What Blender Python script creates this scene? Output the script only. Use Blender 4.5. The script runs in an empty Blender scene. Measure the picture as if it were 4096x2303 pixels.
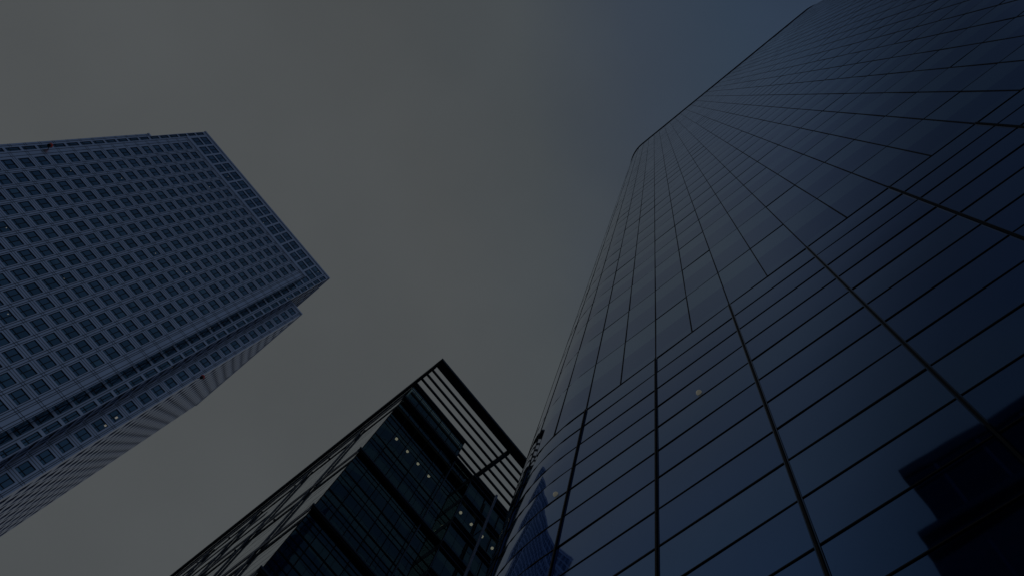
import bpy, bmesh, math, random
from mathutils import Matrix, Vector

random.seed(7)
sc = bpy.context.scene
COL = sc.collection
R = math.radians

# ------------------------------------------------------------------ camera
CAM_Z = 1.6
cam_data = bpy.data.cameras.new("camera")
cam = bpy.data.objects.new("camera", cam_data)
COL.objects.link(cam)
RX = (0.63722248, -0.75455035, 0.15684795)      # picture right, in world axes
RD = (0.7679935, 0.60473322, -0.21091162)       # picture down
RF = (0.06429227, 0.25485583, 0.96483937)       # viewing direction (steeply upward)
cam.matrix_world = Matrix(((RX[0], -RD[0], -RF[0], 0.0),
                           (RX[1], -RD[1], -RF[1], 0.0),
                           (RX[2], -RD[2], -RF[2], CAM_Z),
                           (0, 0, 0, 1)))
cam_data.sensor_fit = 'HORIZONTAL'
cam_data.sensor_width = 36.0
cam_data.lens = 36.0 * 3487.59 / 4096.0
cam_data.clip_start = 0.1
cam_data.clip_end = 20000
sc.camera = cam
FPX = 3487.59


def project(p):
    v = (p[0], p[1], p[2] - CAM_Z)
    z = sum(a * b for a, b in zip(RF, v))
    if z < 0.1:
        return None
    return (2048 + FPX * sum(a * b for a, b in zip(RX, v)) / z,
            1151.5 + FPX * sum(a * b for a, b in zip(RD, v)) / z)


# ------------------------------------------------------------------ sky, sun, exposure
SUN_EL, SUN_AZ = R(34), R(312)      # behind the cloud, low over the left-hand tower
world = bpy.data.worlds.new("World")
sc.world = world
world.use_nodes = True
nt = world.node_tree
nt.nodes.clear()
wo = nt.nodes.new('ShaderNodeOutputWorld')
bg = nt.nodes.new('ShaderNodeBackground')
bg.inputs['Strength'].default_value = 0.1
sky = nt.nodes.new('ShaderNodeTexSky')
sky.sky_type = 'NISHITA'
sky.sun_disc = False
sky.sun_elevation = SUN_EL
sky.sun_rotation = SUN_AZ
tc = nt.nodes.new('ShaderNodeTexCoord')
dotn = nt.nodes.new('ShaderNodeVectorMath')
dotn.operation = 'DOT_PRODUCT'
dotn.inputs[1].default_value = (0.51, -0.86, 0.0)
nt.links.new(tc.outputs['Generated'], dotn.inputs[0])
ns = nt.nodes.new('ShaderNodeTexNoise')
ns.inputs['Scale'].default_value = 2.3
ns.inputs['Detail'].default_value = 5.0
ns.inputs['Roughness'].default_value = 0.55
ns.inputs['Distortion'].default_value = 0.4
nt.links.new(tc.outputs['Generated'], ns.inputs['Vector'])
nsub = nt.nodes.new('ShaderNodeMath')
nsub.operation = 'MULTIPLY_ADD'
nsub.inputs[1].default_value = 0.22
nsub.inputs[2].default_value = -0.11
nt.links.new(ns.outputs['Fac'], nsub.inputs[0])
nadd = nt.nodes.new('ShaderNodeMath')
nadd.operation = 'ADD'
nt.links.new(dotn.outputs['Value'], nadd.inputs[0])
nt.links.new(nsub.outputs[0], nadd.inputs[1])
mr = nt.nodes.new('ShaderNodeMapRange')
mr.inputs['From Min'].default_value = -1.0
mr.inputs['From Max'].default_value = 1.0
nt.links.new(nadd.outputs[0], mr.inputs['Value'])
cr = nt.nodes.new('ShaderNodeValToRGB')
cre = cr.color_ramp
cre.interpolation = 'EASE'


def stop(pos, c):
    e = cre.elements.new(pos)
    e.color = (*c, 1)


# cloud deck: grey where the low sun lights it, clearing to dusk blue on the far side
cre.interpolation = 'LINEAR'


def lin(c):
    return tuple(8.0 * 1.06 * ((v / 255 + 0.055) / 1.055) ** 2.4 for v in c)


cre.elements[0].position = 0.0
cre.elements[0].color = (*lin((77, 80, 81)), 1)
cre.elements[1].position = 1.0
cre.elements[1].color = (*lin((64, 73, 82)), 1)
for d_, c_ in ((-0.50, (77, 80, 81)), (-0.28, (75, 78, 79)), (-0.153, (70, 75, 78)), (0.0, (57, 66, 78)),
               (0.112, (49, 62, 78)), (0.19, (46, 59, 78)), (0.34, (57, 68, 81))):  # last stop and ramp end: unseen sky behind raised to brighten facing walls
    stop((d_ + 1) / 2, lin(c_))
sc10 = nt.nodes.new('ShaderNodeMix')
sc10.data_type = 'RGBA'
sc10.blend_type = 'MULTIPLY'
sc10.inputs[0].default_value = 1.0
sc10.inputs[7].default_value = (10, 10, 10, 1)
nt.links.new(mr.outputs[0], cr.inputs['Fac'])
nt.links.new(cr.outputs['Color'], sc10.inputs[6])
# fine mottling of the cloud deck
ns2 = nt.nodes.new('ShaderNodeTexNoise')
ns2.inputs['Scale'].default_value = 5.0
ns2.inputs['Detail'].default_value = 6.0
nt.links.new(tc.outputs['Generated'], ns2.inputs['Vector'])
m2 = nt.nodes.new('ShaderNodeMapRange')
m2.inputs['To Min'].default_value = 0.87
m2.inputs['To Max'].default_value = 1.13
nt.links.new(ns2.outputs['Fac'], m2.inputs['Value'])
# added dimming of unseen sky overhead and behind, darkens the glass tower's reflections
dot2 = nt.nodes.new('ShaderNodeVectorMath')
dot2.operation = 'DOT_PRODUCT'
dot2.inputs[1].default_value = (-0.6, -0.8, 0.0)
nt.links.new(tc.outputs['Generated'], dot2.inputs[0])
refl_dim = nt.nodes.new('ShaderNodeMapRange')
refl_dim.interpolation_type = 'SMOOTHSTEP'
refl_dim.inputs['From Min'].default_value = 0.10
refl_dim.inputs['From Max'].default_value = 0.31
refl_dim.inputs['To Min'].default_value = 1.0
refl_dim.inputs['To Max'].default_value = 0.45
nt.links.new(dot2.outputs['Value'], refl_dim.inputs['Value'])
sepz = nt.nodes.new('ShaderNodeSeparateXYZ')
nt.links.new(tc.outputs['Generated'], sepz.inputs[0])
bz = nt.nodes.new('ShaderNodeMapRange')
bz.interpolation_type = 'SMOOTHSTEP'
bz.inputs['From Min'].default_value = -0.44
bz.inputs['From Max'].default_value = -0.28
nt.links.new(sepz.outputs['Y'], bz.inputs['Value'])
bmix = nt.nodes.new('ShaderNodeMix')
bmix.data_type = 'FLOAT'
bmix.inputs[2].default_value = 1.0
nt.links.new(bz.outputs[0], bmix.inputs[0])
nt.links.new(refl_dim.outputs[0], bmix.inputs[3])
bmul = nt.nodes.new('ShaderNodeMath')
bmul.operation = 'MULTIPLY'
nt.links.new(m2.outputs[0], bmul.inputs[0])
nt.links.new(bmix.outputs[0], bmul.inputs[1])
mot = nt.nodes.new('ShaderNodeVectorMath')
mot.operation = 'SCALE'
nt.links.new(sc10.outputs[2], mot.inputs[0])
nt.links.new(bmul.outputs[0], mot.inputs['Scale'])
mixs = nt.nodes.new('ShaderNodeMix')
mixs.data_type = 'RGBA'
mixs.inputs[0].default_value = 0.92
nt.links.new(sky.outputs['Color'], mixs.inputs[6])
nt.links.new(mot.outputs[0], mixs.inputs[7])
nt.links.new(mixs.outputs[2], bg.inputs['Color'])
nt.links.new(bg.outputs[0], wo.inputs['Surface'])

sun_d = bpy.data.lights.new("sun", 'SUN')
sun_d.energy = 0.6
sun_d.angle = R(20)
sun_d.color = (1.0, 0.95, 0.88)
sun = bpy.data.objects.new("sun", sun_d)
COL.objects.link(sun)
sdir = Vector((math.sin(SUN_AZ) * math.cos(SUN_EL), math.cos(SUN_AZ) * math.cos(SUN_EL), math.sin(SUN_EL)))
sun.rotation_euler = sdir.to_track_quat('Z', 'Y').to_euler()
sun.location = sdir * 400

sc.view_settings.view_transform = 'Standard'
sc.view_settings.look = 'None'
sc.view_settings.gamma = 1.0
sc.view_settings.use_curve_mapping = False
sc.view_settings.exposure = -3.0
sc.render.engine = 'CYCLES'
sc.cycles.max_bounces = 8
sc.cycles.transparent_max_bounces = 10
sc.cycles.use_denoising = True


# ------------------------------------------------------------------ materials
def mat(name, color, rough=0.5, metal=0.0, noise=0.0, nscale=1.0, spec=0.5, ior=1.5):
    m = bpy.data.materials.new(name)
    m.use_nodes = True
    n = m.node_tree
    b = n.nodes['Principled BSDF']
    b.inputs['Roughness'].default_value = rough
    b.inputs['Metallic'].default_value = metal
    b.inputs['IOR'].default_value = ior
    b.inputs['Specular IOR Level'].default_value = spec
    b.inputs['Base Color'].default_value = (*color, 1)
    if noise:
        t = n.nodes.new('ShaderNodeTexCoord')
        x = n.nodes.new('ShaderNodeTexNoise')
        x.inputs['Scale'].default_value = nscale
        x.inputs['Detail'].default_value = 6
        n.links.new(t.outputs['Object'], x.inputs['Vector'])
        mrn = n.nodes.new('ShaderNodeMapRange')
        mrn.inputs['From Min'].default_value = 0.25
        mrn.inputs['From Max'].default_value = 0.75
        mrn.inputs['To Min'].default_value = 1 - noise
        mrn.inputs['To Max'].default_value = 1 + noise
        n.links.new(x.outputs['Fac'], mrn.inputs['Value'])
        v = n.nodes.new('ShaderNodeVectorMath')
        v.operation = 'SCALE'
        v.inputs[0].default_value = color
        n.links.new(mrn.outputs[0], v.inputs['Scale'])
        n.links.new(v.outputs[0], b.inputs['Base Color'])
        mr2 = n.nodes.new('ShaderNodeMapRange')
        mr2.inputs['To Min'].default_value = max(0.0, rough - 0.08)
        mr2.inputs['To Max'].default_value = rough + 0.08
        n.links.new(x.outputs['Fac'], mr2.inputs['Value'])
        n.links.new(mr2.outputs[0], b.inputs['Roughness'])
    return m


def emit(name, color, strength):
    m = mat(name, (0.6, 0.6, 0.55), 0.4)
    b = m.node_tree.nodes['Principled BSDF']
    b.inputs['Emission Color'].default_value = (*color, 1)
    b.inputs['Emission Strength'].default_value = strength
    return m


def coated_glass(name, f0, body, wave=0.0, facets=0.0):
    """Opaque-backed reflective glazing: mirror coat with tinted normal reflectance over a dark body."""
    m = bpy.data.materials.new(name)
    m.use_nodes = True
    n = m.node_tree
    b = n.nodes['Principled BSDF']
    b.inputs['Metallic'].default_value = 1.0
    b.inputs['Roughness'].default_value = 0.03
    b.inputs['Base Color'].default_value = (*f0, 1)
    d = n.nodes.new('ShaderNodeBsdfDiffuse')
    d.inputs['Color'].default_value = (*body, 1)
    a = n.nodes.new('ShaderNodeAddShader')
    n.links.new(b.outputs[0], a.inputs[0])
    n.links.new(d.outputs[0], a.inputs[1])
    n.links.new(a.outputs[0], n.nodes['Material Output'].inputs['Surface'])
    if wave:
        t = n.nodes.new('ShaderNodeTexCoord')
        x = n.nodes.new('ShaderNodeTexNoise')
        x.inputs['Scale'].default_value = facets or 0.6
        x.inputs['Detail'].default_value = 1.5
        n.links.new(t.outputs['Object'], x.inputs['Vector'])
        bp = n.nodes.new('ShaderNodeBump')
        bp.inputs['Strength'].default_value = 1.0
        bp.inputs['Distance'].default_value = wave
        n.links.new(x.outputs['Fac'], bp.inputs['Height'])
        n.links.new(bp.outputs[0], b.inputs['Normal'])
    return m


def see_through(name, tint, spec_tint, ior=1.5, wave=0.004):
    """Dark tinted pane: partly see-through, Fresnel mirror on top."""
    m = bpy.data.materials.new(name)
    m.use_nodes = True
    n = m.node_tree
    n.nodes.remove(n.nodes['Principled BSDF'])
    tr = n.nodes.new('ShaderNodeBsdfTransparent')
    tr.inputs[0].default_value = (*tint, 1)
    gl = n.nodes.new('ShaderNodeBsdfGlossy')
    gl.inputs['Roughness'].default_value = 0.02
    gl.inputs['Color'].default_value = (*spec_tint, 1)
    fr = n.nodes.new('ShaderNodeFresnel')
    fr.inputs['IOR'].default_value = ior
    mx = n.nodes.new('ShaderNodeMixShader')
    n.links.new(fr.outputs[0], mx.inputs[0])
    n.links.new(tr.outputs[0], mx.inputs[1])
    n.links.new(gl.outputs[0], mx.inputs[2])
    n.links.new(mx.outputs[0], n.nodes['Material Output'].inputs['Surface'])
    if wave:
        t = n.nodes.new('ShaderNodeTexCoord')
        x = n.nodes.new('ShaderNodeTexNoise')
        x.inputs['Scale'].default_value = 0.5
        n.links.new(t.outputs['Object'], x.inputs['Vector'])
        bp = n.nodes.new('ShaderNodeBump')
        bp.inputs['Distance'].default_value = wave
        n.links.new(x.outputs['Fac'], bp.inputs['Height'])
        n.links.new(bp.outputs[0], gl.inputs['Normal'])
    return m


M = {}
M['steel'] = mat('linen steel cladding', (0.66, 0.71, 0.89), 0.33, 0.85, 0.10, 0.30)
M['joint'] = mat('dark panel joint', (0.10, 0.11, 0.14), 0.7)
M['frame'] = mat('dark window frame', (0.015, 0.018, 0.022), 0.5)
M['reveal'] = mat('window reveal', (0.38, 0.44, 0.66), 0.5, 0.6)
M['pane1'] = coated_glass('window glass', (0.115, 0.205, 0.31), (0.004, 0.010, 0.016), 0.004)
M['pane2'] = coated_glass('window glass dim', (0.09, 0.17, 0.26), (0.004, 0.009, 0.012), 0.004)
M['pane3'] = coated_glass('window glass with blind', (0.10, 0.20, 0.29), (0.08, 0.11, 0.15), 0.003)
M['curtain_dark'] = coated_glass('blue curtain wall glass', (0.082, 0.190, 0.450), (0.000, 0.001, 0.006), 0.003, 0.4)
M['curtain_light'] = coated_glass('fritted curtain wall glass', (0.155, 0.300, 0.540), (0.012, 0.014, 0.013), 0.003, 0.4)
M['curtain_dark2'] = coated_glass('blue curtain wall glass second batch', (0.098, 0.210, 0.470), (0.001, 0.002, 0.006), 0.004, 0.5)
M['curtain_mid'] = coated_glass('blue curtain wall glass pale edge', (0.100, 0.220, 0.480), (0.006, 0.008, 0.008), 0.003, 0.4)
M['mullion'] = mat('black mullion', (0.002, 0.003, 0.007), 0.6, spec=0.2)
M['gasket'] = coated_glass('dark gasket channel', (0.025, 0.060, 0.13), (0.001, 0.002, 0.004))
M['rim'] = mat('navy roof rim', (0.012, 0.022, 0.05), 0.45)
M['teal'] = see_through('dark teal glass', (0.24, 0.34, 0.36), (0.80, 1.0, 0.92), 2.4)
M['mirror'] = coated_glass('side glass', (0.45, 0.48, 0.48), (0.002, 0.006, 0.008))
M['black_steel'] = mat('black painted steel', (0.018, 0.025, 0.042), 0.4, 0.0, 0.2, 2.0)
M['dark_steel'] = mat('dark grey steel', (0.07, 0.085, 0.12), 0.35, 0.3, 0.15, 1.0)
M['edge_steel'] = mat('grey steel edge', (0.17, 0.20, 0.27), 0.4, 0.5)
M['pole'] = mat('grey painted tube', (0.30, 0.33, 0.46), 0.45, 0.2, 0.1, 3.0)
M['concrete'] = mat('dark interior', (0.06, 0.075, 0.08), 0.8, 0.0, 0.2, 0.6)
M['lamp'] = emit('warm ceiling lamp', (1.0, 0.70, 0.46), 5.0)
M['globe'] = emit('pale globe lamp', (1.0, 0.98, 0.80), 0.42)
M['speck'] = emit('office light', (1.0, 0.93, 0.75), 1.1)
M['red'] = mat('red lamp glass', (0.40, 0.04, 0.05), 0.3)
M['red'].node_tree.nodes['Principled BSDF'].inputs['Emission Color'].default_value = (0.9, 0.10, 0.08, 1)
M['red'].node_tree.nodes['Principled BSDF'].inputs['Emission Strength'].default_value = 0.18
M['black_glass'] = coated_glass('black glass', (0.07, 0.10, 0.13), (0.016, 0.024, 0.028))
M['ledge'] = mat('dark stone ledge', (0.10, 0.12, 0.16), 0.6, 0, 0.2, 0.8)
M['roof'] = mat('roof felt', (0.05, 0.05, 0.055), 0.9, 0, 0.2, 0.5)


# ------------------------------------------------------------------ mesh helper
class MB:
    def __init__(s):
        s.v, s.f, s.m, s.mats, s.smooth = [], [], [], [], []

    def mi(s, m):
        if m not in s.mats:
            s.mats.append(m)
        return s.mats.index(m)

    def quad(s, a, b, c, d, m, smooth=False):
        i = len(s.v)
        s.v += [tuple(a), tuple(b), tuple(c), tuple(d)]
        s.f.append((i, i + 1, i + 2, i + 3))
        s.m.append(s.mi(m))
        s.smooth.append(smooth)

    def box(s, x0, x1, y0, y1, z0, z1, m):
        i = len(s.v)
        s.v += [(x0, y0, z0), (x1, y0, z0), (x1, y1, z0), (x0, y1, z0), (x0, y0, z1), (x1, y0, z1), (x1, y1, z1), (x0, y1, z1)]
        k = s.mi(m)
        for q in ((3, 2, 1, 0), (4, 5, 6, 7), (0, 1, 5, 4), (1, 2, 6, 5), (2, 3, 7, 6), (3, 0, 4, 7)):
            s.f.append(tuple(i + j for j in q))
            s.m.append(k)
            s.smooth.append(False)

    def tube(s, a, b, r, m, n=10):
        a, b = Vector(a), Vector(b)
        d = (b - a).normalized()
        u = d.orthogonal().normalized()
        w = d.cross(u)
        i = len(s.v)
        k = s.mi(m)
        for p in (a, b):
            for j in range(n):
                t = 2 * math.pi * j / n
                s.v.append(tuple(p + u * (r * math.cos(t)) + w * (r * math.sin(t))))
        for j in range(n):
            s.f.append((i + j, i + (j + 1) % n, i + n + (j + 1) % n, i + n + j))
            s.m.append(k)
            s.smooth.append(True)
        s.f.append(tuple(i + j for j in reversed(range(n))))
        s.f.append(tuple(i + n + j for j in range(n)))
        s.m += [k, k]
        s.smooth += [False, False]

    def ball(s, c, r, m, nu=14, nv=9, squash=1.0):
        i = len(s.v)
        k = s.mi(m)
        for a in range(nv + 1):
            ph = math.pi * a / nv
            for b in range(nu):
                th = 2 * math.pi * b / nu
                s.v.append((c[0] + r * math.sin(ph) * math.cos(th), c[1] + r * math.sin(ph) * math.sin(th),
                            c[2] + r * squash * math.cos(ph)))
        for a in range(nv):
            for b in range(nu):
                s.f.append((i + a * nu + b, i + (a + 1) * nu + b, i + (a + 1) * nu + (b + 1) % nu, i + a * nu + (b + 1) % nu))
                s.m.append(k)
                s.smooth.append(True)

    def build(s, name, parent=None):
        me = bpy.data.meshes.new(name)
        me.from_pydata(s.v, [], s.f)
        for m in s.mats:
            me.materials.append(M[m])
        me.polygons.foreach_set('material_index', s.m)
        me.polygons.foreach_set('use_smooth', s.smooth)
        me.update()
        o = bpy.data.objects.new(name, me)
        COL.objects.link(o)
        if parent:
            o.parent = parent
            o.matrix_parent_inverse = Matrix.Translation(-Vector(parent.matrix_basis.translation)) if parent.type == 'EMPTY' else Matrix()
        return o


def thing(name, label, cat, loc):
    o = bpy.data.objects.new(name, None)
    COL.objects.link(o)
    o.location = loc
    o['label'] = label
    o['category'] = cat
    return o


# ------------------------------------------------------------------ ground
g = MB()
g.quad((-9000, -9000, 0), (9000, -9000, 0), (9000, 9000, 0), (-9000, 9000, 0), 'paving')
M['paving'] = mat('grey plaza paving', (0.22, 0.22, 0.21), 0.8, 0, 0.2, 0.4)
o = g.build('ground')
o['kind'] = 'structure'

# ================================================================== 1. GLASS TOWER (right)
D = 6.3
GT = thing('glass_tower', 'tall blue glass tower with rounded corners and thin black mullions, filling the right', 'tower',
           (34.3, -13.2, 0))
YA, YB, RAD = -34.54, 8.16, 6.67
SIDE = 42.7
TOPZ = 31.15 * D + CAM_Z


def perim(s):
    """point and outward normal on the rounded square; s = Y along the near face"""
    if s < YA:
        t = (YA - s) / RAD
        if t > math.pi / 2:
            e = s - (YA - RAD * math.pi / 2)
            return (D + RAD - e, YA - RAD), (0.0, -1.0)
        n = (-math.cos(t), -math.sin(t))
        return (D + RAD + RAD * n[0], YA + RAD * n[1]), n
    if s > YB:
        t = (s - YB) / RAD
        if t > math.pi / 2:
            e = s - (YB + RAD * math.pi / 2)
            return (D + RAD + e, YB + RAD), (0.0, 1.0)
        n = (-math.cos(t), math.sin(t))
        return (D + RAD + RAD * n[0], YB + RAD * n[1]), n
    return (D, s), (-1.0, 0.0)


def P(s, z, off=0.0):
    (x, y), n = perim(s)
    return (x + n[0] * off, y + n[1] * off, z)


PITCH = 1.4018
Y0 = -0.7277
K0, K1 = -33, 42          # mullion indices: near face and both rounded corners, and one bay round each
ZT = 4.204 * D + CAM_Z
LOW = 1.477
low_levels = [ZT - LOW * i for i in range(0, 19)]
up_levels = [ZT, 4.985 * D + CAM_Z, 5.765 * D + CAM_Z, 6.565 * D + CAM_Z]
while up_levels[-1] + 4.03 < TOPZ - 1.0:
    up_levels.append(up_levels[-1] + 4.03)
up_levels[-1] = TOPZ

panels = []       # (s0, s1, z0, z1, row, upper?)
for i in range(len(up_levels) - 1):
    for k in range(K0, K1):
        panels.append((Y0 + k * PITCH, Y0 + (k + 1) * PITCH, up_levels[i], up_levels[i + 1], i, True))
for i in range(len(low_levels) - 1):
    for k in range(K0 - 1, K1, 2):
        panels.append((Y0 + k * PITCH, Y0 + (k + 2) * PITCH, low_levels[i + 1], low_levels[i], i, False))


def area_in_frame(c):
    pts = [project(p) for p in c]
    if any(p is None for p in pts):
        return 0
    a = 0
    for i in range(len(pts)):
        x0, y0 = pts[i]
        x1, y1 = pts[(i + 1) % len(pts)]
        a += x0 * y1 - x1 * y0
    cx = sum(p[0] for p in pts) / len(pts)
    cy = sum(p[1] for p in pts) / len(pts)
    ins = sum(1 for p in pts + [(cx, cy)] if 0 <= p[0] <= 4096 and 0 <= p[1] <= 2303)
    return abs(a) / 2 * ins / 5


def panel_area(p):
    s0, s1, z0, z1 = p[:4]
    (x, y), n = perim((s0 + s1) / 2)
    if n[0] * (0 - x) + n[1] * (0 - y) <= 0:
        return 0
    return area_in_frame([P(s0, z0), P(s1, z0), P(s1, z1), P(s0, z1)])


def add_panel(mb, p):
    s0, s1, z0, z1, row, upper = p
    ta, tb = random.gauss(0, 0.0025), random.gauss(0, 0.0018)
    bulge = random.uniform(0.001, 0.005) * (1.0 if upper else 1.6) + (0.007 if (not upper and s1 > YB) else 0)
    sm, zm = (s0 + s1) / 2, (z0 + z1) / 2
    ws, wz = (s1 - s0) / 2, (z1 - z0) / 2
    curved = s1 > YB - 0.2 or s0 < YA + 0.2
    nu = (6 if curved else 4) if not upper else (4 if curved else 2)
    vis_m = 'curtain_dark2' if random.random() < 0.35 else 'curtain_dark'
    if upper:
        h = z1 - z0
        bands = [(z0, z0 + 0.13 * h, 'curtain_mid'), (z0 + 0.13 * h, z0 + 0.55 * h, vis_m),
                 (z0 + 0.55 * h, z1, 'curtain_light')]
    else:
        m = 'curtain_mid' if row % 4 == 0 else vis_m
        h = z1 - z0
        bands = [(z0, z0 + h / 3, m), (z0 + h / 3, z0 + 2 * h / 3, m), (z0 + 2 * h / 3, z1, m)]
    zs = [bands[0][0]] + [b[1] for b in bands]
    i0 = len(mb.v)
    for z in zs:
        for u in range(nu + 1):
            s = s0 + (s1 - s0) * u / nu
            a, b = (s - sm) / ws, (z - zm) / wz
            off = ta * (s - sm) + tb * (z - zm) + bulge * (1 - a * a) * (1 - b * b)
            mb.v.append(P(s, z, off))
    for j, bnd in enumerate(bands):
        k = mb.mi(bnd[2])
        for u in range(nu):
            a = i0 + j * (nu + 1) + u
            mb.f.append((a + 1, a, a + nu + 1, a + nu + 2))
            mb.m.append(k)
            mb.smooth.append(True)


order = sorted(range(len(panels)), key=lambda i: -panel_area(panels[i]))
big = set(order[:100])
for i in order[:100]:
    mb = MB()
    add_panel(mb, panels[i])
    mb.build('glass_panel', GT)
mb = MB()
for i, p in enumerate(panels):
    if i not in big:
        add_panel(mb, p)
o = mb.build('glass_panel', GT)
o['kind'] = 'stuff'

# mullions: every one above the change of level; below it every second one, standing in a dark channel
for k in range(K0, K1 + 1):
    s = Y0 + k * PITCH
    (x, y), n = perim(s)
    t = (-n[1], n[0])

    def bar(mb, w, d0, d1, z0, z1, m):
        c = []
        for z in (z0, z1):
            for (a, b) in ((-w, d0), (w, d0), (w, d1), (-w, d1)):
                c.append((x + t[0] * a + n[0] * b, y + t[1] * a + n[1] * b, z))
        for q in ((0, 1, 5, 4), (1, 2, 6, 5), (2, 3, 7, 6), (3, 0, 4, 7), (4, 5, 6, 7), (3, 2, 1, 0)):
            mb.quad(*[c[j] for j in q], m)
    mb = MB()
    bar(mb, 0.017, -0.02, 0.016, ZT, TOPZ - 0.35, 'mullion')
    if k % 2 == 0:
        bar(mb, 0.046, -0.02, 0.018, 0.0, ZT - 0.02, 'gasket')
        bar(mb, 0.019, -0.02, 0.050, 0.0, ZT - 0.03, 'mullion')
    mb.build('mullion', GT)


def ring(mb, z, h, d, m, step=0.7):
    s0, s1 = Y0 + K0 * PITCH, Y0 + K1 * PITCH
    n = int((s1 - s0) / step)
    ss = [s0 + (s1 - s0) * i / n for i in range(n + 1)]
    ss = sorted(set([round(v, 4) for v in ss] + [YA, YB]))
    for a, b in zip(ss, ss[1:]):
        i0, i1, o0, o1 = (P(a, z, -.01), P(b, z, -.01), P(a, z, d), P(b, z, d))
        up = lambda p: (p[0], p[1], z + h)
        mb.quad(o1, o0, up(o0), up(o1), m)
        mb.quad(i1, i0, o0, o1, m)
        mb.quad(up(o1), up(o0), up(i0), up(i1), m)


for i, z in enumerate(up_levels[1:-1]):
    mb = MB()
    ring(mb, z - 0.019, 0.038, 0.008, 'mullion')
    mb.build('transom', GT)
for i, z in enumerate(low_levels[:-1]):
    mb = MB()
    hh = 0.020 if i % 4 == 0 else 0.014
    ring(mb, z - hh, 2 * hh, 0.016, 'mullion')
    mb.build('transom', GT)
mb = MB()
ring(mb, TOPZ - 0.3, 0.9, 0.13, 'rim', 0.35)
mb.build('roof_rim', GT)
# the faces turned away and the flat roof
mb = MB()
x0, x1, y0, y1 = D, D + SIDE + 2 * RAD, YA - RAD, YB + RAD
e0, e1 = perim(Y0 + K0 * PITCH)[0], perim(Y0 + K1 * PITCH)[0]
mb.quad((e1[0], y1, 0), (x1, y1, 0), (x1, y1, TOPZ), (e1[0], y1, TOPZ), 'curtain_dark')
mb.quad((x1, y1, 0), (x1, y0, 0), (x1, y0, TOPZ), (x1, y1, TOPZ), 'curtain_dark')
mb.quad((x1, y0, 0), (e0[0], y0, 0), (e0[0], y0, TOPZ), (x1, y0, TOPZ), 'curtain_dark')
mb.quad((x0 + RAD, y0 + .3, TOPZ - .5), (x1, y0 + .3, TOPZ - .5), (x1, y1 - .3, TOPZ - .5), (x0 + RAD, y1 - .3, TOPZ - .5), 'roof')
mb.quad((x0 + .3, y0 + RAD, TOPZ - .52), (x0 + RAD, y0 + RAD, TOPZ - .52), (x0 + RAD, y1 - RAD, TOPZ - .52), (x0 + .3, y1 - RAD, TOPZ - .52), 'roof')
mb.build('rear_wall', GT)
for (yy, zz) in ((3.547, 20.86), (8.137, 20.865)):
    mb = MB()
    mb.ball((D - 0.02, yy, zz + CAM_Z), 0.075, 'globe', 20, 12)
    o = mb.build('round_lamp', GT)
    o['label'] = 'pale round lamp glowing behind the lower glass'

# ================================================================== 2. STEEL TOWER (left)
ST = thing('steel_tower', 'pale steel office tower with square windows and notched corners, at the left', 'tower', (-39.6, 110, 0))
Yc, Yb, Yn = 86.94, 84.26, 91.0
CX0, CX1 = -62.7, -16.74
BX0, BX1 = -59.75, -19.2
SX0, SX1 = -66.3, -13.3
TOP, BAY = 201.6, 186.0
FLOOR = 3.934
Z0W = 124.9 + CAM_Z        # a window sill level
sills = [Z0W + FLOOR * i for i in range(-31, 15)]
WH = 2.56
win_list = []              # (kind, origin fn, u0,u1,z0,z1)


def wall(mb, to3, umin, umax, zmin, zmax, us, zs, depth, m='steel', rev='reveal'):
    """wall with real openings; to3(u, z, d) -> point, d = depth into the wall"""
    def q(u0, u1, z0, z1):
        if u1 - u0 > 1e-4 and z1 - z0 > 1e-4:
            mb.quad(to3(u0, z0, 0), to3(u1, z0, 0), to3(u1, z1, 0), to3(u0, z1, 0), m)
    z = zmin
    for (z0, z1) in zs:
        q(umin, umax, z, z0)
        u = umin
        for (u0, u1) in us:
            q(u, u0, z0, z1)
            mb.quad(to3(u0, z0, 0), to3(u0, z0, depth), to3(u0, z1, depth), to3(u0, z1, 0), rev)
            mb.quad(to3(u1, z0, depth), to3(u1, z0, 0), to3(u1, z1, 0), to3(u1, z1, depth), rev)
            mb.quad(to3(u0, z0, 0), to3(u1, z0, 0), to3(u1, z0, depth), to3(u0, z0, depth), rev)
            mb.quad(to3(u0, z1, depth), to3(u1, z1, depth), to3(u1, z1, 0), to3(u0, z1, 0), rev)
            win_list.append((to3, u0, u1, z0, z1, depth))
            u = u1
        q(u, umax, z0, z1)
        z = z1
    q(umin, umax, z, zmax)


def joints(mb, to3, umin, umax, zmin, zmax, ulist, zlist, w=0.05):
    for u in ulist:
        mb.quad(to3(u - w, zmin, -.004), to3(u + w, zmin, -.004), to3(u + w, zmax, -.004), to3(u - w, zmax, -.004), 'joint')
    for z in zlist:
        mb.quad(to3(umin, z - w, -.008), to3(umax, z - w, -.008), to3(umax, z + w, -.008), to3(umin, z + w, -.008), 'joint')


def front(Y):
    return lambda u, z, d: (u, Y + d, z)


def east(X):
    return lambda u, z, d: (X - d, u, z)


mb = MB()
# main bay, facing the camera
cols = [(-58.36 + 2.70 * n, -58.36 + 2.70 * n + 1.88) for n in range(14)]
rows = [(z, z + WH) for z in sills]
t3 = front(Yb)
wall(mb, t3, BX0, BX1, 0, BAY, cols, rows, 0.16)
ul, zl = [], []
for (a, b) in cols:
    ul += [b + 0.41 - 0.2, b + 0.41 + 0.2]
ul += [BX0 + 0.18, cols[0][0] - 0.5, BX1 - 1.3, BX1 - 0.55, BX1 - 0.15]
for (a, b) in rows:
    zl += [b + 0.69 - 0.25, b + 0.69 + 0.25]
joints(mb, t3, BX0, BX1, 0, BAY, ul, zl)
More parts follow.
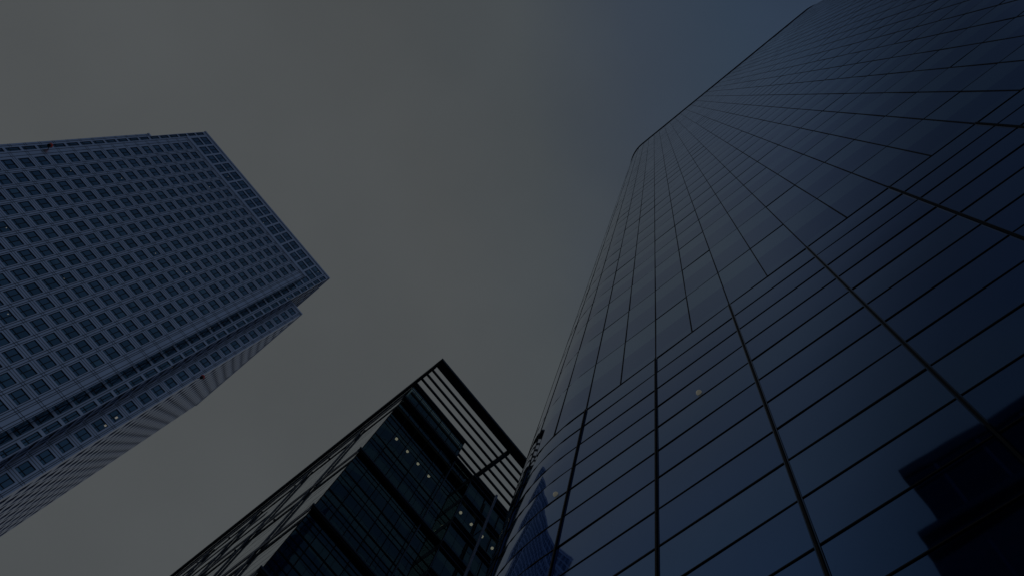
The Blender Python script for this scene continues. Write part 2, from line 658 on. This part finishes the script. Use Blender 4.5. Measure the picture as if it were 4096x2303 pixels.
# end walls of the two side bays, facing the camera
t3 = front(Yn)
ce = [(-15.85, -14.2)]
wall(mb, t3, CX1, SX1, 0, BAY, ce, rows, 0.16)
joints(mb, t3, CX1, SX1, 0, BAY, [-16.4, -16.15, -13.85, -13.6], zl)
ce2 = [(-65.4, -63.75)]
wall(mb, t3, SX0, CX0, 0, BAY, ce2, rows, 0.16)
joints(mb, t3, SX0, CX0, 0, BAY, [-65.9, -63.3], zl)
# long side of the right-hand bay
t3 = east(SX1)
SY1 = 127.6
cs = [(Yn + 1.6 + 2.70 * n, Yn + 1.6 + 2.70 * n + 1.76) for n in range(13)]
wall(mb, t3, Yn, SY1, 0, BAY, cs, rows, 0.26)
# core: front face with bigger, closer windows, seen above the bays and in the corner notches
t3 = front(Yc)
csill = [191.1 + CAM_Z + 3.93 * i for i in range(-47, 2)]
crow = [(z, z + 3.28) for z in csill]
ccol = [(-61.2 + 2.69 * n, -61.2 + 2.69 * n + 2.20) for n in range(16)]
ccol = [(a, b) for a, b in ccol if b < -18.3] 
ccol[-1] = (ccol[-1][0], -18.38)
ccol += [(-17.82, -16.86)]
ccol = [(-62.58, -61.80)] + ccol
topw = [(csill[-1] + 3.93, TOP - 0.35)]
wall(mb, t3, CX0, CX1, 0, TOP, ccol, crow, 0.16)
joints(mb, t3, CX0, CX1, 0, TOP, [-18.1], [])
# core: right-hand face
t3 = east(CX1)
CY1 = 132.9
ccy = [(Yc + 0.35 + 2.69 * n, Yc + 0.35 + 2.69 * n + 2.45) for n in range(16)]
wall(mb, t3, Yc, CY1, 0, TOP, ccy, crow, 0.18)
# return wall of the main bay, the notch's shade put into its dark colour
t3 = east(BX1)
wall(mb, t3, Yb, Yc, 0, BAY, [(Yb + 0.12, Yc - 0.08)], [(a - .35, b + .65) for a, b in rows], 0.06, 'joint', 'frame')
# plain faces turned away, roofs
mb.quad((BX0, Yc, 0), (BX0, Yb, 0), (BX0, Yb, BAY), (BX0, Yc, BAY), 'steel')
mb.quad((CX0, CY1, 0), (CX0, Yc, 0), (CX0, Yc, TOP), (CX0, CY1, TOP), 'steel')
mb.quad((CX1, CY1, 0), (CX0, CY1, 0), (CX0, CY1, TOP), (CX1, CY1, TOP), 'steel')
mb.quad((SX0, SY1, 0), (SX0, Yn, 0), (SX0, Yn, BAY), (SX0, SY1, BAY), 'steel')
mb.quad((CX0, SY1, 0), (SX0, SY1, 0), (SX0, SY1, BAY), (CX0, SY1, BAY), 'steel')
mb.quad((SX1, SY1, 0), (CX1, SY1, 0), (CX1, SY1, BAY), (SX1, SY1, BAY), 'steel')
mb.build('wall', ST)
mb = MB()
mb.quad((CX0, Yc, TOP - .05), (CX1, Yc, TOP - .05), (CX1, CY1, TOP - .05), (CX0, CY1, TOP - .05), 'roof')
mb.quad((BX0, Yb, BAY - .05), (BX1, Yb, BAY - .05), (BX1, Yc, BAY - .05), (BX0, Yc, BAY - .05), 'roof')
mb.quad((CX1, Yn, BAY - .05), (SX1, Yn, BAY - .05), (SX1, SY1, BAY - .05), (CX1, SY1, BAY - .05), 'roof')
mb.quad((SX0, Yn, BAY - .05), (CX0, Yn, BAY - .05), (CX0, SY1, BAY - .05), (SX0, SY1, BAY - .05), 'roof')
# pyramid behind the parapet
ax, ay = (CX0 + CX1) / 2, (Yc + CY1) / 2
c4 = [(CX0 + 12, Yc + 12, TOP), (CX1 - 12, Yc + 12, TOP), (CX1 - 12, CY1 - 12, TOP), (CX0 + 12, CY1 - 12, TOP)]
for a, b in zip(c4, c4[1:] + c4[:1]):
    i = len(mb.v)
    mb.v += [a, b, (ax, ay, TOP + 36)]
    mb.f.append((i, i + 1, i + 2))
    mb.m.append(mb.mi('steel'))
    mb.smooth.append(False)
mb.build('roof', ST)
# parapets, proud of the walls
mb = MB()
mb.box(CX0 - .1, CX1 + .25, Yc - .12, Yc + .3, TOP - 0.45, TOP + 0.15, 'steel')
mb.box(CX1 - .2, CX1 + .253, Yc + .3, CY1, TOP - 0.45, TOP + 0.15, 'steel')
mb.build('parapet', ST)
mb = MB()
mb.box(BX0 - .05, BX1 + .05, Yb - .10, Yb + .3, BAY - 0.5, BAY + 0.1, 'steel')
mb.build('parapet', ST)
mb = MB()
mb.box(CX1 + .02, SX1 + .12, Yn - .10, Yn + .3, BAY - 0.5, BAY + 0.1, 'steel')
mb.box(SX1 - .3, SX1 + .123, Yn + .3, SY1, BAY - 0.5, BAY + 0.1, 'steel')
mb.build('parapet', ST)
mb = MB()
mb.box(SX0 - .1, CX0 - .02, Yn - .10, Yn + .3, BAY - 0.5, BAY + 0.1, 'steel')
mb.build('parapet', ST)


def win_frame(mb, w):
    to3, u0, u1, z0, z1, d = w
    f = 0.09
    um, zm = u0 + 0.5 * (u1 - u0), z0 + 0.27 * (z1 - z0)
    fd, pd = d - 0.075, d - 0.02

    def bar(a, b, c, e, dd):
        mb.quad(to3(a, c, dd), to3(b, c, dd), to3(b, e, dd), to3(a, e, dd), 'frame')
    bar(u0, u1, z0, z0 + f, fd)
    bar(u0, u1, z1 - f, z1, fd)
    bar(u0, u0 + f, z0 + f, z1 - f, fd)
    bar(u1 - f, u1, z0 + f, z1 - f, fd)
    bar(um - .06, um + .06, z0 + f, z1 - f, fd + .004)
    bar(u0 + f, um - .06, zm - .065, zm + .065, fd + .002)
    bar(um + .06, u1 - f, zm - .065, zm + .065, fd + .002)


def win_pane(mb, w, lit=False):
    to3, u0, u1, z0, z1, d = w
    um, zm = u0 + 0.5 * (u1 - u0), z0 + 0.27 * (z1 - z0)
    pd = d - 0.04
    base = random.choice(['pane1', 'pane1', 'pane2'])
    for (a, b) in ((u0, um), (um, u1)):
        for (c, e) in ((z0, zm), (zm, z1)):
            m = base if random.random() > 0.18 else random.choice(['pane3', 'pane2'])
            j = [random.gauss(0, 0.004) for _ in range(3)]
            if m == 'pane3' and random.random() < .5 and e > zm + .1:
                cut = c + (e - c) * random.uniform(.3, .8)
                mb.quad(to3(a, c, pd), to3(b, c, pd), to3(b, cut, pd), to3(a, cut, pd), base)
                mb.quad(to3(a, cut, pd), to3(b, cut, pd), to3(b, e, pd), to3(a, e, pd), 'pane3')
            else:
                mb.quad(to3(a, c, pd + j[0]), to3(b, c, pd + j[1]), to3(b, e, pd + j[2]), to3(a, e, pd + j[0] + j[2] - j[1]), m)
    if lit:
        a = u0 + (u1 - u0) * random.uniform(.2, .75)
        c = z0 + (z1 - z0) * random.uniform(.15, .8)
        ww, hh = (lit if isinstance(lit, tuple) else (0.14, 0.2))
        dd = pd - .02
        mb.quad(to3(a, c, dd), to3(a + ww, c, dd), to3(a + ww, c + hh, dd), to3(a, c + hh, dd), 'speck')


def win_area(w):
    to3, u0, u1, z0, z1, d = w
    return area_in_frame([to3(u0, z0, 0), to3(u1, z0, 0), to3(u1, z1, 0), to3(u0, z1, 0)])


def hidden(w):          # core windows behind the bays
    to3, u0, u1, z0, z1, d = w
    p = to3((u0 + u1) / 2, (z0 + z1) / 2, 0)
    k = (Yb) / p[1]
    if p[1] > Yb + 1:
        x, z = p[0] * k, (p[2] - CAM_Z) * k + CAM_Z
        if BX0 < x < BX1 and z < BAY:
            return True
        if p[1] < CY1 and p[0] > -60 and CX1 - 0.6 < p[0] < CX1 + .6 and p[1] > Yn and p[2] < BAY:
            return True
    return False


vis = [w for w in win_list if not hidden(w)]
vis.sort(key=lambda w: -win_area(w))
for w in vis[:100]:
    mb = MB()
    win_frame(mb, w)
    fr = mb.build('window', ST)
    mb = MB()
    endw = w[1] < -14 and w[1] > -16
    win_pane(mb, w, (random.random() < 0.06) or ((0.28, 0.62) if endw and random.random() < .35 else False))
    pn = mb.build('pane', ST)
    pn.parent = fr
    pn.matrix_parent_inverse = fr.matrix_parent_inverse.inverted() @ Matrix.Translation(-ST.location) @ Matrix.Translation(Vector((0, 0, 0)))
    pn.matrix_parent_inverse = Matrix()
mb = MB()
for w in vis[100:]:
    win_frame(mb, w)
    win_pane(mb, w, random.random() < 0.05)
o = mb.build('window', ST)
o['kind'] = 'stuff'

# red obstruction lamps on the corners of the bays
for (x, y, z, sx) in ((BX0 + .2, Yb, 139.2, -1), (SX1, Yn, 138.6, 1)):
    mb = MB()
    dx, dy = sx * 0.35, -0.75
    mb.tube((x, y, z - .2), (x + dx, y + dy, z - .1), 0.07, 'black_steel')
    mb.tube((x + dx, y + dy, z - .35), (x + dx, y + dy, z), 0.30, 'black_steel', 14)
    b = mb.build('warning_light', ST)
    mb = MB()
    mb.ball((x + dx, y + dy, z + 0.22), 0.38, 'red', 16, 10)
    c = mb.build('lamp_dome', ST)
    c.parent = b
    c.matrix_parent_inverse = Matrix()

# ================================================================== 3. DARK OFFICE BLOCK (middle)
OB = thing('office_block', 'dark glass office block under a slatted roof canopy, between the two towers', 'office building',
           (25, 60, 0))
Ym, Xc = 32.7, 6.31
XE, YE = 46.0, 78.0
ZR = 74.5 + CAM_Z
zf = lambda r_, Y=Ym: r_ * Y + CAM_Z
BEAMY = 32.54
beam_z = [zf(r_, BEAMY - .19) - .19 for r_ in (2.1835, 1.8164, 1.5267, 1.2857, 1.045, 0.80, 0.56, 0.32)]
# storey lines on the front glass
storey = []
for a, b in zip(beam_z, beam_z[1:]):
    n = 3
    for i in range(n):
        storey.append(a + (b - a) * i / n)
storey.append(beam_z[-1])
# front glass: panes between storey lines and mullions
PX = 1.36
xs = [Xc + PX * i for i in range(0, 30)]
XB = 15.07                       # projecting bay starts here
YP = 31.3
XS = 13.43                       # right end of the tall glass screen / bright rail
fpanes = []


def pane_quad(mb, x0, x1, z0, z1, y, m='teal', nrm='front'):
    q = .004 if nrm == 'front' else .0015
    a, b, c = random.gauss(0, q), random.gauss(0, q), random.gauss(0, q)
    if nrm == 'front':
        mb.quad((x0, y + a, z0), (x1, y + b, z0), (x1, y + c, z1), (x0, y + a + c - b, z1), m)
    else:
        mb.quad((y + a, x1, z0), (y + b, x0, z0), (y + c, x0, z1), (y + a + c - b, x1, z1), m)


lev = sorted(storey)
for i in range(len(lev) - 1):
    for j in range(len(xs) - 1):
        if xs[j + 1] > XE:
            break
        if xs[j] < XB + 0.2:
            fpanes.append((xs[j], min(xs[j + 1], XB + 1.0), lev[i], lev[i + 1], Ym, 'pane'))
# projecting bay panes
bay_lev = [zf(2.166, YP) - 3.77 * i for i in range(0, 18)]
bx = [XB + 1.9 * i for i in range(0, 17)]
for i in range(len(bay_lev) - 1):
    for j in range(len(bx) - 1):
        fpanes.append((bx[j], bx[j + 1], bay_lev[i + 1] + 0.35, bay_lev[i] - 0.5, YP, 'pane'))
# upper glass screen
for j in range(len(xs) - 1):
    if xs[j] < XS:
        fpanes.append((xs[j], min(xs[j + 1], XS), beam_z[0] + .1, ZR - 0.25, Ym, 'pane'))


def fp_area(p):
    x0, x1, z0, z1, y, _ = p
    a = area_in_frame([(x0, y, z0), (x1, y, z0), (x1, y, z1), (x0, y, z1)])
    c = project(((x0 + x1) / 2, y, (z0 + z1) / 2))
    if c and c[0] > 2050:
        a = 0
    return a


fpanes.sort(key=lambda p: -fp_area(p))
for p in fpanes[:100]:
    mb = MB()
    pane_quad(mb, *p[:5])
    mb.build('glass_pane', OB)
mb = MB()
for p in fpanes[100:]:
    pane_quad(mb, *p[:5])
o = mb.build('glass_pane', OB)
o['kind'] = 'stuff'

# storey transoms and thin mullions of the front glass
mb = MB()
for z in lev:
    if all(abs(z - b) > .1 for b in beam_z):
        mb.box(Xc, XB, Ym - .035, Ym + .02, z - .065, z + .065, 'mullion')
    mb.box(Xc, XB, Ym - .025, Ym + .02, z - .96, z - .87, 'mullion')
    mb.box(Xc, XB, Ym - .015, Ym + .02, z - 1.58, z - 1.48, 'mullion')
mb.build('transom', OB)
for x in xs:
    if x < XB:
        mb = MB()
        mb.box(x - .03, x + .03, Ym - .02, Ym + .02, 0, (ZR - .3) if x < XS else beam_z[0], 'mullion')
        mb.build('mullion', OB)
mb = MB()
mb.box(Xc, XS, Ym - .02, Ym + .02, ZR - 1.1, ZR - 1.04, 'mullion')
mb.box(XS - .03, XS + .03, Ym - .02, Ym + 3.5, beam_z[0], ZR - .2, 'dark_steel')
mb.build('screen_frame', OB)
# deep spandrel beams with a paler top edge
for z in beam_z:
    mb = MB()
    mb.box(Xc - .20, XE, BEAMY - .12, Ym - .04, z - .12, z + .16, 'black_steel')
    mb.box(Xc - .23, XE, BEAMY - .19, BEAMY - .12, z + .02, z + .19, 'dark_steel')
    mb.build('spandrel_beam', OB)
# bright vertical rail
mb = MB()
mb.box(XS - .035, XS + .035, Ym - .16, Ym - .04, 0, beam_z[0] - .3, 'edge_steel')
mb.build('rail', OB)
# projecting bay: frames, shelves and side wall
for z in bay_lev:
    mb = MB()
    mb.box(XB - .02, XE, YP - .06, Ym, z - .50, z + .34, 'black_steel')
    mb.box(XB - .05, XE, YP - .20, YP - .06, z + .26, z + .36, 'dark_steel')
    mb.box(XB - .05, XE, YP - .16, YP - .06, z - .52, z - .42, 'dark_steel')
    mb.box(XB - .05, XE, YP - .12, YP - .06, z - .12, z - .04, 'mullion')
    mb.build('bay_shelf', OB)
mb = MB()
mb.box(XB - .03, XB + .02, YP - .03, YP + .02, 0, bay_lev[0] - .5, 'edge_steel')
mb.quad((XB, Ym, 0), (XB, YP, 0), (XB, YP, bay_lev[0]), (XB, Ym, bay_lev[0]), 'teal')
mb.build('bay_side', OB)
for x in bx[1:]:
    mb = MB()
    mb.box(x - .04, x + .04, YP - .03, YP + .02, 0, bay_lev[0], 'mullion')
    mb.build('mullion', OB)
# grey pole standing in front of the bay
mb = MB()
py = 30.6
mb.tube((0.572 * py, py, 0), (0.572 * py, py, zf(2.2135, py)), 0.115, 'pole', 14)
for z in range(6, 66, 8):
    mb.tube((0.572 * py, py, z + 1.5), (0.572 * py, YP, z + 1.5), 0.04, 'black_steel', 8)
mb.build('exhaust_pole', OB)

# inside: floor slabs, back wall, ceiling lamps
mb = MB()
for z in lev:
    mb.box(Xc + .15, XE, Ym + .12, 44.0, z - .38, z - .10, 'concrete')
mb.box(Xc + .15, XE, 40.0, 40.3, 0, beam_z[0] - .4, 'concrete')
for x in (9.5, 15.0, 20.5, 26, 31.5):
    mb.box(x - .3, x + .3, 35.0, 35.6, 0, beam_z[0] - .4, 'concrete')
mb.build('floor_slab', OB)
for (rx, rz, yy) in ((.2451, 1.977, Ym + .45), (.2869, 1.9782, Ym + .45), (.3279, 1.9786, Ym + .45), (.3694, 1.9796, Ym + .45),
                     (.4932, 1.9819, YP + .4), (.5341, 1.9845, YP + .4), (.5762, 1.9861, YP + .4), (.6162, 1.9868, YP + .4)):
    mb = MB()
    mb.ball((rx * yy, yy, rz * yy + CAM_Z), 0.125, 'lamp', 16, 10)
    mb.tube((rx * yy, yy, rz * yy + CAM_Z + .13), (rx * yy, yy, rz * yy + CAM_Z + .5), .02, 'black_steel', 6)
    mb.build('ceiling_lamp', OB)

# left-hand side: mirror glass seen at a grazing angle, storey lines, projecting louvre shelves
side_lev = sorted(set([round(z, 3) for z in lev] + [round(ZR - .3, 3)]))
mb = MB()
ny = 30
for i in range(len(side_lev) - 1):
    for j in range(ny):
        ya, yb = Ym + (YE - Ym) * j / ny, Ym + (YE - Ym) * (j + 1) / ny
        pane_quad(mb, ya, yb, side_lev[i], side_lev[i + 1], Xc, 'mirror', 'side')
mb.build('side_glass', OB)
mb = MB()
for z in side_lev[:-1]:
    for dz in (0, -1.1):
        mb.box(Xc - .004, Xc + .01, Ym, YE, z + dz - .02, z + dz + .02, 'pole')
mb.build('side_transom', OB)
PY0 = Ym + 4.8
for z in beam_z:
    mb = MB()
    mb.box(Xc - .17, Xc - .10, BEAMY - .12, YE, z - .75, z + .15, 'black_steel')
    y = PY0
    while y < YE:
        mb.box(Xc - .13, Xc - .02, y - .05, y + .05, z - .1, z + .1, 'dark_steel')
        y += 4.5
    mb.build('side_shelf', OB)
for za, zb in zip(beam_z, beam_z[1:]):
    z = (za + zb) / 2
    mb = MB()
    mb.box(Xc - .17, Xc - .12, PY0 + 9, YE, z - .4, z + .4, 'black_steel')
    mb.build('side_louvre', OB)
y = PY0
while y < YE:
    mb = MB()
    mb.tube((Xc - .10, y, 0), (Xc - .10, y, beam_z[0]), .085, 'dark_steel', 8)
    mb.build('side_post', OB)
    y += 6.7

# roof canopy: front beam, edge beam, cross beams and slats
YF = 29.03
mb = MB()
mb.box(6.01, XE, YF, YF + .87, ZR - .1, ZR + .25, 'black_steel')
mb.build('canopy_beam', OB)
mb = MB()
mb.box(6.01, 6.29, YF + .874, YE, ZR - .45, ZR + .2, 'black_steel')
mb.build('canopy_beam', OB)
for x in (16.55, 26.9, 37.2):
    mb = MB()
    mb.box(x - .20, x + .20, YF + .874, 44.0, ZR - .35, ZR - .02, 'black_steel')
    mb.tube((x, YF + 1, ZR - .42), (x, 44.0, ZR - .42), .14, 'dark_steel', 10)
    mb.build('canopy_beam', OB)
sy = [30.49, 31.16, 31.85]
y = 32.56
while y < 43:
    sy.append(y)
    y += .69
for y in sy:
    mb = MB()
    x0 = 6.294 if y < Ym else XS
    mb.box(x0, XE, y - .085, y + .085, ZR + .0, ZR + .22, 'black_steel')
    mb.build('canopy_slat', OB)
mb = MB()
mb.box(6.294, XS, Ym - .12, Ym + .25, ZR - .28, ZR + .1, 'black_steel')
mb.build('screen_cap', OB)
# hidden bulk: plant room behind the screen, roof, rear walls
mb = MB()
mb.box(Xc + .3, XS - .1, Ym + .5, YE - .1, beam_z[0] - .3, ZR - .15, 'dark_steel')
mb.box(Xc + .3, XE - .02, 44.0, YE - .02, 0, beam_z[0] - .32, 'dark_steel')
mb.box(Xc + .3, XE, Ym + .1, YE - .15, beam_z[0] - .3, beam_z[0] - .1, 'roof')
mb.quad((XE, Ym, 0), (XE, YE, 0), (XE, YE, beam_z[0]), (XE, Ym, beam_z[0]), 'black_glass')
mb.quad((XE, YE, 0), (Xc, YE, 0), (Xc, YE, ZR - .2), (XE, YE, ZR - .2), 'black_glass')
mb.build('rear_wall', OB)

# ================================================================== 4. DARK BLOCK seen mirrored in the glass tower
RB = thing('dark_block', 'black stepped building mirrored in the glass tower at the lower right corner', 'building', (-34, -22, 0))
mb = MB()
mb.box(-48, -20, -46, 2.78, 0, 61.9 + CAM_Z, 'black_glass')
mb.build('wall', RB)
mb = MB()
mb.box(-48, -19.3, -46, 4.2, 53.1 + CAM_Z, 54.0 + CAM_Z, 'ledge')
mb.build('cornice', RB)
mb = MB()
mb.box(-48, -19.5, -46, 4.15, 0, 52.1 + CAM_Z, 'ledge')
mb.build('lower_storeys', RB)
mb = MB()
mb.box(-47.5, -19.85, -46, 2.95, 60.6 + CAM_Z, 62.2 + CAM_Z, 'ledge')
mb.build('parapet', RB)
for i in range(14):
    mb = MB()
    y = 0.6 - 3.2 * i
    mb.box(-20.14, -19.92, y - .11, y + .11, 54.1 + CAM_Z, 60.3 + CAM_Z, 'edge_steel')
    mb.box(-19.6, -19.42, y - .10, y + .10, 8, 51 + CAM_Z, 'edge_steel')
    mb.build('wall_rib', RB)
